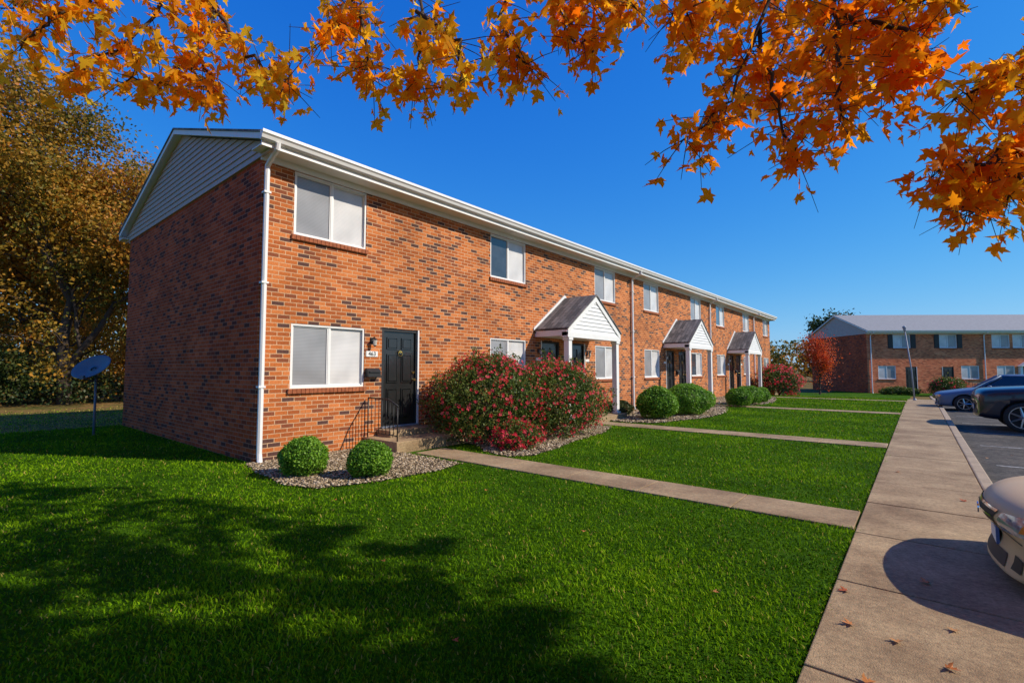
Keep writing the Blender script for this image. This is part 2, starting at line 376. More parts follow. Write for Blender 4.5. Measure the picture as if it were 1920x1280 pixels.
for c in PC:
    hw=1.5; zt0,zp=2.62,3.66; pj=-1.12
    r=MB(); th=.035
    for s in (-1,1):
        prof=[(c+s*hw,zt0),(c,zp),(c,zp-th),(c+s*hw,zt0-th)]
        r.prism(prof,pj-.03,-.002,'y')
    P=r.obj('porch',SHG,B1)
    t=MB()
    for s in (-1,1):
        sl=(zp-zt0)/hw
        for (ya,yb,hh,xo) in ((pj,pj+.04,.17,0),(-.05,-.004,.10,.03)):
            prof=[(c+s*(hw-.02),zt0-.037+.02*sl),(c,zp-.038),(c,zp-.038-hh),(c+s*(hw-.02),zt0-.037-hh+.02*sl)]
            t.prism(prof,ya,yb,'y')
        t.box(min(c+s*(hw-.02),c+s*(hw-.24)),max(c+s*(hw-.02),c+s*(hw-.24)),pj+.042,-.01,2.40,2.56)
        prof=[(c+s*(hw+.05),zt0+.03),(c,zp+.09),(c,zp+.002),(c+s*(hw+.05),zt0-.04)]
        t.prism(prof,-.035,-.003,'y')
    t.box(c-hw+.02,c+hw-.02,pj+.006,pj+.2,2.36,2.50)
    t.box(c-hw+.25,c+hw-.25,pj+.2,-.01,2.40,2.42)
    t.obj('porch_trim',WHITE,P)
    g=MB(); z=2.50
    while z<3.45:
        z1=z+.11; a=(zp-.1-z)/sl; d=(zp-.1-z1)/sl
        g.add([(c-a,pj+.02,z),(c+a,pj+.02,z),(c+max(d,.01),pj+.04,z1),(c-max(d,.01),pj+.04,z1)],[(0,1,2,3)]); z=z1
    g.obj('porch_gable',WHITE,P)
    for s in (-1,1):
        k=MB(); x=c+s*1.33; y=pj+.11
        k.box(x-.08,x+.08,y-.08,y+.08,.21,2.36); k.box(x-.11,x+.11,y-.11,y+.11,.15,.21); k.box(x-.105,x+.105,y-.105,y+.105,2.28,2.357)
        k.obj('column',WHITE,P,bevel=.008)
    sl_=MB(); sl_.box(c-1.5,c+1.5,-1.3,-.003,-.4,.15); sl_.box(c-1.35,c+1.35,-.6,-.004,.15,.31)
    sl_.obj('porch_slab',CONC,P,bevel=.01)
    for s in (-1,1):
        o=bpy.data.objects.new('wall_lamp',LMP); o.location=(c+s*1.32,-.002,1.98); put(o,B1)
        m=MB(); m.box(-.11,.11,-.014,-.002,-.04,.04); o2=m.obj('house_number_plate',WHITE,B1,loc=(c+s*1.32,0,1.78))
    o=bpy.data.objects.new('mailbox',MBX); o.location=(c,-.003,1.35); put(o,B1)
st=MB(); st.box(2.3,3.45,-.45,-.003,-.3,.325); st.box(2.0,3.75,-1.05,-.453,-.3,.20); st.box(2.0,2.298,-.452,-.003,-.3,.198); st.box(3.452,3.75,-.452,-.003,-.3,.198)
st.obj('stoop',CONC,B1,bevel=.01)
st=MB(); st.box(31.9,33.7,-1.0,-.003,-.6,.30); st.obj('stoop',CONC,B1,bevel=.012)
rl=MB(); x=2.06
rl.tube([(x,-.06,.95),(x,-.70,.95),(x,-1.0,.83)],.014,6); rl.tube([(x,-.06,.30),(x,-.98,.30)],.010,6)
for i in range(9): rl.tube([(x,-.06-.115*i,.20 if i in(0,8) else .30),(x,-.06-.115*i,.95 if i<6 else .95-.04*(i-5))],.013 if i in (0,8) else .007,6)
rl.obj('railing',BLACKM,B1,smooth=True)
o=bpy.data.objects.new('wall_lamp',LMP); o.location=(2.16,-.002,2.02); put(o,B1)
o=bpy.data.objects.new('mailbox',MBX); o.location=(2.16,-.003,1.42); put(o,B1)
pl=MB(); pl.box(-.13,.13,-.014,-.002,-.055,.055); PLT=pl.obj('house_number_plate',WHITE,B1,loc=(2.16,0,1.80))
cu=bpy.data.curves.new('num','FONT'); cu.body='463'; cu.size=.115; cu.extrude=.002; cu.align_x='CENTER'; cu.align_y='CENTER'
to=bpy.data.objects.new('tmp',cu); COL.objects.link(to); bpy.context.view_layer.update()
me=bpy.data.meshes.new_from_object(to.evaluated_get(bpy.context.evaluated_depsgraph_get())); bpy.data.objects.remove(to)
me.materials.clear(); me.materials.append(BLACKM)
no=bpy.data.objects.new('house_number',me); no.rotation_euler=(math.pi/2,0,0); no.location=(0,-.018,0); put(no,PLT)
# far building
ang=math.radians(38)
B2=thing('apartment_building','two-storey orange brick apartment row with grey roof and dark shutters','building',(-3.3,50.7,-.5),ang)
w2=[(1.6,1.17),(2.9,3.78),(6.7,3.78),(8.4,1.17),(11.0,3.78),(12.7,3.78),(11.3,1.17),(16.3,3.78),(16.3,1.17),(20,3.78),(20,1.17)]
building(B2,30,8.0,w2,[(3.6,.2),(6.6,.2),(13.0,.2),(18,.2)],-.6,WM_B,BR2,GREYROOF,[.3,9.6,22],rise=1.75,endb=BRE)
for x in (2.9,6.7):
    for s in (-1,1):
        k=MB(); k.box(x+s*(WW/2+.22)-.2,x+s*(WW/2+.22)+.2,-.045,-.004,3.76,4.92)
        for q in range(12): k.box(x+s*(WW/2+.22)-.16,x+s*(WW/2+.22)+.16,-.055,-.045,3.82+q*.088,3.87+q*.088)
        k.obj('shutter',BLACKM,B2)
k=MB(); k.prism([(12.2,2.25),(13.8,2.25),(13.0,2.75)],-.35,-.004,'y'); k.box(12.3,12.5,-.2,-.004,.1,2.245); k.box(13.5,13.7,-.2,-.004,.1,2.245)
k.obj('door_surround',WHITE,B2)
k=MB(); 
for i in range(14): k.tube([(7.2+i*.13,-1.5,0),(7.2+i*.13,-1.5,.9)],.012,5)
k.tube([(7.2,-1.5,.9),(8.9,-1.5,.9)],.018,5); k.obj('railing',BLACKM,B2)
# ---------------------------------------------------------------- leaf clouds
def frames(n,nb=None,bias=0.):
    N=rng.normal(size=(n,3)); 
    if nb is not None: N=N/np.linalg.norm(N,axis=1,keepdims=True)+nb*bias
    N/=np.linalg.norm(N,axis=1,keepdims=True)+1e-9
    T=rng.normal(size=(n,3)); T-=N*(T*N).sum(1,keepdims=True); T/=np.linalg.norm(T,axis=1,keepdims=True)+1e-9
    return N,T,np.cross(N,T)
def leafquads(P,size,nb=None,bias=0.,wr=.32):
    n=len(P); N,T,Bt=frames(n,nb,bias); s=(size*rng.uniform(.7,1.3,n))[:,None]
    V=np.stack([P-T*s*.5,P+Bt*s*wr+N*s*.08,P+T*s*.5,P-Bt*s*wr+N*s*.08],1).reshape(-1,3)
    F=np.arange(4*n).reshape(n,4); return V,F
def treegrow(b,p,d,l,r,depth,tips,spread=.6,up=.15,kids=(3,4),mid=None):
    pts=[p];rad=[r]; q=p.copy(); dd=d.copy(); k=3
    for i in range(k):
        dd=(dd+Vector(rng.normal(size=3)*.12)+Vector((0,0,up*.25))).normalized(); q=q+dd*(l/k); pts.append(q.copy()); rad.append(r*(1-.4*(i+1)/k))
        if depth<=2: tips.append(q.copy())
    b.tube(pts,rad,6 if depth<3 else 9,cap=False)
    if depth==0: return
    for j in range(rng.integers(kids[0],kids[1]+1)):
        o=Vector(rng.normal(size=3)); o=(o-dd*o.dot(dd)).normalized()
        nd=(dd*(1-spread*.5)+o*spread+Vector((0,0,up))).normalized()
        st=pts[-1] if j<2 else pts[rng.integers(1,4)]
        treegrow(b,st.copy(),nd,l*rng.uniform(.66,.85),r*.55,depth-1,tips,spread,up,kids)
BARK=mat('bark',(.065,.045,.032),.9,.4,4.,bump=1.,bscale=18.,stretch=(1,1,.25))
def tree(label,loc,h,mt,depth=5,nleaf=26000,ls=.22,sig=.5,spread=.6,up=.12,name='oak_tree',cat='tree',trunk_f=.28,r0=.25,group=None,kids=(3,4),rot=None,low=0,lowr=3.2,lowh=.45):
    E=thing(name,label,cat,loc,rng.uniform(0,6) if rot is None else rot,group)
    b=MB(); tips=[]; treegrow(b,Vector((0,0,-.1)),Vector((0,0,1)),h*trunk_f,r0,depth,tips,spread,up,kids)
    T=np.array([list(t) for t in tips]); 
    sc=h/ (T[:,2].max()+sig); 
    b.v=[(x*sc,y*sc,z*sc) for x,y,z in b.v]; T*=sc
    if low:
        r_=rng.uniform(lowr*.2,lowr,low); a_=rng.uniform(0,6.28,low); z_=rng.uniform(min(1.0,h*.12),h*lowh,low)
        T2=np.stack([r_*np.cos(a_),r_*np.sin(a_),z_],1)
        for q in T2: b.tube([(0,0,max(q[2]-.8,.3)),(q[0]*.5,q[1]*.5,q[2]-.2),tuple(q)],[r0*.16,r0*.12,r0*.04],5,cap=False)
        T=np.concatenate([T,np.repeat(T2,3,0)])
    b.obj('trunk',BARK,E,smooth=True)
    wgt=rng.uniform(0,1,len(T))**1.6; wgt/=wgt.sum()
    idx=rng.choice(len(T),nleaf,p=wgt); ct=rng.uniform(0,1,len(T))
    P=T[idx]+rng.normal(size=(nleaf,3))*sig*(.5+rng.uniform(0,.9,(nleaf,1))); P[:,2]=np.maximum(P[:,2],.3)
    big=.5+.5*np.sin(P[:,0]*.9+P[:,2]*.7)*np.sin(P[:,1]*.8+1)
    tint=np.clip(ct[idx]*.45+big*.3+rng.uniform(0,1,nleaf)*.3,0,1)
    V,F=leafquads(P,ls)
    me=npmesh('crown',V,F,[mt],np.repeat(tint,4)); put(bpy.data.objects.new('crown',me),E)
    return E
OAK=leafmat('oak_leaves',[(0,(.04,.06,.008)),(.31,(.13,.13,.016)),(.50,(.32,.20,.022)),(.73,(.54,.26,.028)),(1,(.54,.15,.022))],.4)
OAK2=leafmat('golden_leaves',[(0,(.06,.08,.01)),(.3,(.30,.18,.02)),(.6,(.56,.26,.028)),(1,(.54,.15,.022))],.4)
GRN=leafmat('green_leaves',[(0,(.008,.022,.004)),(.5,(.03,.06,.01)),(.85,(.09,.10,.02)),(1,(.20,.10,.03))],.25)
REDL=leafmat('red_leaves',[(0,(.35,.03,.015)),(.5,(.65,.08,.02)),(1,(.75,.20,.03))],.45)
tree('tall oak with green and gold autumn leaves at the wood edge',(-28.5,3.8,-.1),15.2,OAK,nleaf=88000,sig=.44,ls=.15,low=26)
tree('oak with yellow-brown autumn leaves behind the brick building',(-34,8.5,-.1),14.0,OAK2,nleaf=42000,sig=.45,ls=.19,low=16)
tree('golden brown oak at the wood edge',(-36,1.0,-.1),14,OAK2,nleaf=40000,sig=.5,ls=.20,low=25)
tree('green and rust coloured oak in the wood',(-43,4.0,-.1),12,OAK,nleaf=20000,sig=.6,ls=.28,low=30)
for i,(x,y,h,mm,lb) in enumerate([(-28.8,6.6,3.6,OAK2,'small orange-leaved sapling in the undergrowth'),(-31,8.0,5,OAK,'young green and gold tree in the undergrowth'),(-33,4.5,6.5,OAK2,'small orange-leaved sapling in the undergrowth'),(-32,-.8,5.5,OAK,'young green and gold tree in the undergrowth'),(-29.5,1.6,3.0,GRN,'young green tree in the undergrowth')]):
    tree(lb,(x,y,-.05),h,mm,depth=3,nleaf=9000,ls=.12,sig=.40,trunk_f=.2,name='sapling',r0=.05,spread=.8)
n_=30000
xx=rng.uniform(-36,-26.6,n_); yy_=rng.uniform(-8,16,n_); hh=(.5+.5*np.sin(xx*1.7+yy_*.9)+.5*np.sin(yy_*2.3+1))*.5+.7
P=np.stack([xx+.4*np.sin(yy_*2),yy_,rng.uniform(0,1,n_)**.6*hh],1); V,F=leafquads(P,.12)
put(bpy.data.objects.new('undergrowth',npmesh('undergrowth',V,F,[GRN],np.repeat(rng.uniform(0,1,n_),4))),kind='stuff',label='low green and brown scrub along the wood edge',category='undergrowth')
def woods(name,label,cx,cy,rx,ry,hmax,n,ls,mt):
    K=60; c=np.stack([rng.uniform(-rx,rx,K)+cx,rng.uniform(-ry,ry,K)+cy],1); hc=rng.uniform(.55,1,K)*hmax; rc=rng.uniform(2,4,K)
    i=rng.integers(0,K,n); d=rng.normal(size=(n,3)); d/=np.linalg.norm(d,axis=1,keepdims=True)
    P=np.stack([c[i,0]+d[:,0]*rc[i],c[i,1]+d[:,1]*rc[i],hc[i]*.55+d[:,2]*hc[i]*.5],1); P[:,2]=np.maximum(P[:,2],-.3)
    V,F=leafquads(P,ls); t=np.clip(rng.uniform(0,1,K)[i]*.6+rng.uniform(0,.4,n),0,1)
    put(bpy.data.objects.new(name,npmesh(name,V,F,[mt],np.repeat(t,4))),kind='stuff',label=label,category='woods')
woods('far_woods','distant mixed autumn woods closing the view',-60,8,6,30,9,40000,.4,OAK)
woods('far_woods','distant green and yellow trees beyond the buildings',-25,95,26,6,6.5,22000,.5,OAK)
woods('far_woods','distant trees beyond the car park',60,110,50,6,7,18000,.8,OAK)
tree('dark pine standing behind the far brick building',(-8.9,73.4,-.5),9.3,GRN,depth=4,nleaf=6000,ls=.35,sig=.4,name='pine_tree',trunk_f=.45,spread=.5)
tree('small maple with bright red leaves beside a brick end wall',(-6.0,44.8,-.5),4.9,REDL,depth=4,nleaf=4300,ls=.12,sig=.28,name='red_maple_tree',trunk_f=.26,r0=.07,spread=.40,up=.35,low=14,lowr=.9,lowh=.55)
# ---------------------------------------------------------------- shrubs
def shell(n,rx,ry,rz,lump,seed,lo=.75):
    d=rng.normal(size=(n,3)); d/=np.linalg.norm(d,axis=1,keepdims=True); d[:,2]=np.where(d[:,2]<-.75,-d[:,2],d[:,2])
    k=np.random.default_rng(seed); f=np.zeros(n)
    for j in range(9):
        a=k.normal(size=3); a/=np.linalg.norm(a); f+=np.sin(d@a*k.uniform(3,11)+k.uniform(0,6))
    f=f/8.; rr=(1+lump*f*1.8)*(lo+(1-lo)*rng.uniform(0,1,n)**.5)
    return d*rr[:,None]*np.array([rx,ry,rz]),d,rr,f
def boxwood(label,loc,rx,ry,rz,n,ls,mt,group,name='boxwood_shrub'):
    P,d,rr,f=shell(n,rx,ry,rz,.09,int(abs(loc[1])*10),.8); P[:,2]+=rz*.88; P+=rng.normal(size=P.shape)*.012; P[:,2]=np.maximum(P[:,2],.0)
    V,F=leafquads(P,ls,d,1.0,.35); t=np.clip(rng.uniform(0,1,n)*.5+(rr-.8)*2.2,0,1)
    me=npmesh(name,V,F,[mt],np.repeat(t,4)); o=bpy.data.objects.new(name,me); o.location=loc; put(o,label=label,category='shrub',group=group)
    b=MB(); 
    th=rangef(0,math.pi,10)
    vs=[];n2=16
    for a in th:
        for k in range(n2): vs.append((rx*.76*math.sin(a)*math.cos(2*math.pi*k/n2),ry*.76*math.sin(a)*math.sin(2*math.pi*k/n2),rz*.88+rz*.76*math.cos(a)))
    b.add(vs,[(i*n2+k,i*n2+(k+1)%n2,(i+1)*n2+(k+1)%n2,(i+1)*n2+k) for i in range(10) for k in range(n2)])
    b.obj('inner_core',DKL,o,smooth=True)  # closed dark-green core filling the leaf shell
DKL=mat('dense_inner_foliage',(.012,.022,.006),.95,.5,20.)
BOX=leafmat('boxwood_leaves',[(0,(.03,.08,.006)),(.5,(.11,.26,.012)),(1,(.25,.44,.03))],.3)
g='clipped round boxwoods along the apartment row'
for (x,y,rx,ry,rz,n) in [(-6.74,3.45,.31,.31,.285,8500),(-5.94,4.00,.29,.31,.265,8500)]:
    boxwood('small round clipped boxwood standing in the gravel bed',(x,y,0),rx,ry,rz,n,.030,BOX,g)
for (x,y,rx,ry,rz,n) in [(-6.1,14.1,.60,.6,.52,9000),(-5.95,16.3,.75,1.2,.54,13000),(-5.6,21.0,.5,.55,.40,5000),(-5.6,22.5,.55,.75,.43,6000),(-5.6,24.2,.45,.7,.36,5000)]:
    boxwood('round clipped green boxwood beside a porch',(x,y,0),rx,ry,rz,n,.05,BOX,g)
for (x,y) in [(-7.6,14.6),(-7.6,17.5),(-7.5,13.9)]:
    boxwood('low dark green shrub against the brick wall',(x,y,0),.45,.45,.25,3000,.05,GRN,'low shrubs against the wall',name='low_shrub')
SHR=leafmat('azalea_leaves',[(0,(.025,.05,.01)),(.4,(.08,.13,.02)),(.8,(.17,.21,.035)),(1,(.34,.18,.05))],.35)
FLW=leafmat('red_blossom',[(0,(.66,.010,.030)),(.5,(.92,.030,.07)),(1,(.98,.14,.18))],.45,.6)
def azalea(label,loc,rx,ry,rz,n,nf,ls,fs,seed,thr=-.4):
    P,d,rr,f=shell(n,rx,ry,rz,.16,seed,.45); P[:,2]+=rz*.85; P+=rng.normal(size=P.shape)*.055; P[:,2]=np.maximum(P[:,2],.02)
    ns=int(n*.09); sh,sd_,sr,sf=shell(130,rx,ry,rz,.16,seed,.97); sh[:,2]+=rz*.85; i=rng.integers(0,130,ns); u=rng.uniform(0,1,ns)
    Q=sh[i]+(sd_[i]+np.array([0,0,.35]))*(u*.19*min(rz,1))[:,None]+rng.normal(size=(ns,3))*.025; Q[:,2]=np.maximum(Q[:,2],.02)
    P=np.concatenate([P,Q]); d=np.concatenate([d,sd_[i]]); rr=np.concatenate([rr,np.full(ns,1.)]); n=len(P)
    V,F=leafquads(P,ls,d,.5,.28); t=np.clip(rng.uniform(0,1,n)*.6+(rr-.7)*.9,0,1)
    o=bpy.data.objects.new('azalea_shrub',npmesh('foliage',V,F,[SHR],np.repeat(t,4))); o.location=loc
    put(o,label=label,category='shrub',group='red-flowering shrubs beside the doors')
    P,d,rr,f=shell(nf,rx*1.06,ry*1.06,rz*1.06,.16,seed,.88); P[:,2]+=rz*.85; P+=rng.normal(size=P.shape)*.05
    keep=(np.sin(P[:,0]*7.1+seed)*.7+np.sin(P[:,1]*6.3)*.7+np.sin(P[:,2]*8.1+1)*.7+rng.normal(size=nf)*1.2)>thr
    P=P[keep];d=d[keep]; P[:,2]=np.maximum(P[:,2],.05); m=len(P)
    N,T,B_=frames(m,d,1.6); s=fs*rng.uniform(.7,1.25,m)
    Vs=[];k=5
    for j in range(k):
        a=2*math.pi*j/k; 
        def pt(r,aa,z): return P+(T*math.cos(aa)+B_*math.sin(aa))*(s*r)[:,None]+N*(s*z)[:,None]
        Vs+= [pt(.03,a,-.05),pt(.38,a-.45,.12),pt(.52,a,.2),pt(.38,a+.45,.12)]
    V=np.stack(Vs,1).reshape(-1,3); F=np.arange(len(V)).reshape(-1,4)
    put(bpy.data.objects.new('blossoms',npmesh('blossoms',V,F,[FLW],np.repeat(rng.uniform(0,1,m),4*k))),o)
    b=MB()
    for i in range(14):
        a=rng.uniform(0,6.28); r=rng.uniform(.4,.8)
        b.tube([(0,0,0),(rx*r*.4*math.cos(a),ry*r*.4*math.sin(a),rz*.7),(rx*r*math.cos(a),ry*r*math.sin(a),rz*1.3)],[.03,.02,.006],5)
    b.obj('stems',BARK,o)
azalea('large azalea covered with pinkish-red blossoms beside the front door',(-7.0,7.75,0),1.15,1.30,.94,30000,2300,.052,.072,3,0.)
azalea('large azalea covered with red blossoms next to the porch steps',(-6.6,9.45,0),1.05,1.35,.88,28000,2100,.052,.074,5,-.15)
azalea('low azalea sprig with scarlet blossoms at the bed edge',(-5.9,7.2,0),.38,.5,.26,2500,420,.05,.08,8,-.6)
azalea('rounded red-flowering shrub at the end of the brick building',(-6.7,34.0,-.15),1.25,1.25,1.0,12000,1600,.08,.12,11)
azalea('small reddish shrub before the far building',(1.6,49.0,-.5),1.1,.9,.75,5000,300,.1,.12,12)
azalea('low green shrub before the far building',(-1.2,48.9,-.5),1.3,.7,.3,4000,10,.1,.1,13)
# ---------------------------------------------------------------- gravel beds
def inpoly(P,poly):
    x,y=P[:,0],P[:,1]; ins=np.zeros(len(P),bool); j=len(poly)-1
    for i in range(len(poly)):
        xi,yi=poly[i]; xj,yj=poly[j]
        c=((yi>y)!=(yj>y))&(x<(xj-xi)*(y-yi)/(yj-yi+1e-12)+xi); ins^=c; j=i
    return ins
BEDS=[[(-8.21,3.25),(-7.2,3.10),(-6.3,3.02),(-5.85,3.2),(-5.6,3.9),(-5.5,4.9),(-5.65,5.45),(-6.9,5.45),(-8.21,5.45)],
      [(-8.21,7.2),(-6.7,7.0),(-6.0,6.5),(-5.4,6.45),(-5.2,6.8),(-5.3,7.6),(-5.6,8.8),(-5.75,10.2),(-6.2,11.4),(-8.21,11.6)],
      [(-8.21,12.7),(-6.3,12.7),(-5.7,13.0),(-5.4,14),(-5.1,15.5),(-5.1,17),(-5.4,18.5),(-5.9,20.2),(-8.21,20.3)],
      [(-8.21,21.8),(-5.4,21.8),(-5.1,23),(-5.1,24.5),(-5.5,27),(-6,29),(-8.21,29)]]
SOIL=mat('bed_soil',(.11,.078,.045),.95,.4,12.,bump=.8,bscale=40.)
b=MB()
for p in BEDS: b.add([(x,y,.004) for x,y in p],[tuple(range(len(p)))])
b.obj('planting_bed',SOIL,kind='structure')
STN=leafmat('gravel_stone',[(0,(.06,.042,.026)),(.4,(.22,.155,.085)),(.8,(.43,.32,.19)),(1,(.62,.52,.38))],0.,.8)
ico=np.array([(0,0,1),(.89,0,.45),(.28,.85,.45),(-.72,.53,.45),(-.72,-.53,.45),(.28,-.85,.45),(.72,.53,-.45),(-.28,.85,-.45),(-.89,0,-.45),(-.28,-.85,-.45),(.72,-.53,-.45),(0,0,-1)])
icf=np.array([(0,1,2),(0,2,3),(0,3,4),(0,4,5),(0,5,1),(1,6,2),(2,7,3),(3,8,4),(4,9,5),(5,10,1),(2,6,7),(3,7,8),(4,8,9),(5,9,10),(1,10,6),(11,7,6),(11,8,7),(11,9,8),(11,10,9),(11,6,10)])
Vs=[];Fs=[];Ts=[];base=0
for bi,p in enumerate(BEDS):
    A=np.array(p); mn,mx=A.min(0),A.max(0); dens=[1900,1100,350,200][bi]; n=int(dens*np.prod(mx-mn))
    Q=rng.uniform(mn,mx,(n,2)); Q=Q[inpoly(Q,p)]+rng.normal(size=(int(inpoly(Q,p).sum()),2))*.03; Q[:,0]=np.maximum(Q[:,0],-8.18); n=len(Q); s=rng.uniform(.008,.022,n)*[1,1.2,2.0,2.6][bi]
    an=rng.uniform(0,6.28,n); sx=rng.uniform(.8,1.6,n); 
    X=ico[None,:,0]*sx[:,None]*s[:,None]; Y=ico[None,:,1]*s[:,None]; Z=ico[None,:,2]*s[:,None]*.6
    xr=X*np.cos(an)[:,None]-Y*np.sin(an)[:,None]; yr=X*np.sin(an)[:,None]+Y*np.cos(an)[:,None]
    V=np.stack([xr+Q[:,0:1],yr+Q[:,1:2],Z+.012+rng.uniform(0,.012,(n,1))],2).reshape(-1,3)
    F=(icf[None]+(np.arange(n)*12)[:,None,None]).reshape(-1,3)+base; base+=n*12
    Vs.append(V);Fs.append(F);Ts.append(np.repeat(rng.uniform(0,1,n),12))
put(bpy.data.objects.new('gravel',npmesh('gravel',np.concatenate(Vs),np.concatenate(Fs),[STN],np.concatenate(Ts))),kind='stuff',label='pale tan gravel mulch in the planting beds',category='gravel')
# ---------------------------------------------------------------- grass
def grass():
    n=620000
    a=rng.uniform(math.radians(-22),math.radians(100),n); r0,r1=1.2,42.
    r=(r0**.4+(r1**.4-r0**.4)*rng.uniform(0,1,n))**(1/.4)
    P=np.stack([-np.sin(a)*r,np.cos(a)*r],1)
    x,y=P[:,0],P[:,1]
    ok=(x<-.46+.03*np.sin(y*9))&(x>-24+rng.normal(size=n)*1.)&(y<36)&~((x<-8.15)&(y>3.35)&(x>-16.6))&~((x<-16.6)&(rng.uniform(0,1,n)<.6))
    for (c,d) in PATHS: ok&=~((y>c+.02)&(y<d-.02)&(x>-6.95))
    for p in BEDS: ok&=~inpoly(P,p)
    for c in PC: ok&=~((x<-6.9)&(abs(y-3.38-c)<1.5))
    ok&=~((x<-6.9)&(y>5.35)&(y<7.15))
    P=P[ok]; r=r[ok]; n=len(P)
    pat=.5+.22*np.sin(P[:,0]*1.9+np.sin(P[:,1]*1.3)*2)+.22*np.sin(P[:,1]*2.7+P[:,0]*.8)+.2*np.sin(P[:,0]*7.3+P[:,1]*5.1)*np.sin(P[:,1]*8.9)
    s=1+r/6.; h=rng.uniform(.008,.028,n)*(1+r/30.)*(.75+.5*pat); w=.0027*s
    an=rng.uniform(0,6.28,n); ln=rng.uniform(.2,1.3,n)*h; la=rng.uniform(0,6.28,n)
    tt=np.clip((P[:,1]-26)/22,0,1); z0=-.5*tt**2*(3-2*tt)-.006-np.where(P[:,0]<-16.6,.014,0)
    ca,sa=np.cos(an)*w,np.sin(an)*w; lx,ly=np.cos(la)*ln,np.sin(la)*ln
    B0=np.stack([P[:,0]-ca,P[:,1]-sa,z0],1);B1_=np.stack([P[:,0]+ca,P[:,1]+sa,z0],1)
    M0=np.stack([P[:,0]-ca*.8+lx*.3,P[:,1]-sa*.8+ly*.3,z0+h*.6],1);M1=np.stack([P[:,0]+ca*.8+lx*.3,P[:,1]+sa*.8+ly*.3,z0+h*.6],1)
    T=np.stack([P[:,0]+lx,P[:,1]+ly,z0+h],1)
    V=np.stack([B0,B1_,M1,M0,T],1).reshape(-1,3); i=np.arange(n)*5
    F=np.concatenate([np.stack([i,i+1,i+2],1),np.stack([i,i+2,i+3],1),np.stack([i+3,i+2,i+4],1)])
    t=np.clip(rng.uniform(0,1,n)*.6+pat*.4,0,.93); t=np.where(rng.uniform(0,1,n)<.03+.5*(P[:,0]<-16.6),1.,t)
    me=npmesh('grass',V,F,[GRASS],np.repeat(t,5)); put(bpy.data.objects.new('grass',me),kind='stuff',label='short bright green mown grass of the front lawn',category='grass')
GRASS=leafmat('grass_blades',[(0,(.022,.06,.002)),(.4,(.085,.20,.003)),(.8,(.22,.40,.006)),(.95,(.33,.49,.012)),(1,(.46,.37,.08))],.35,.7,.05)
grass()
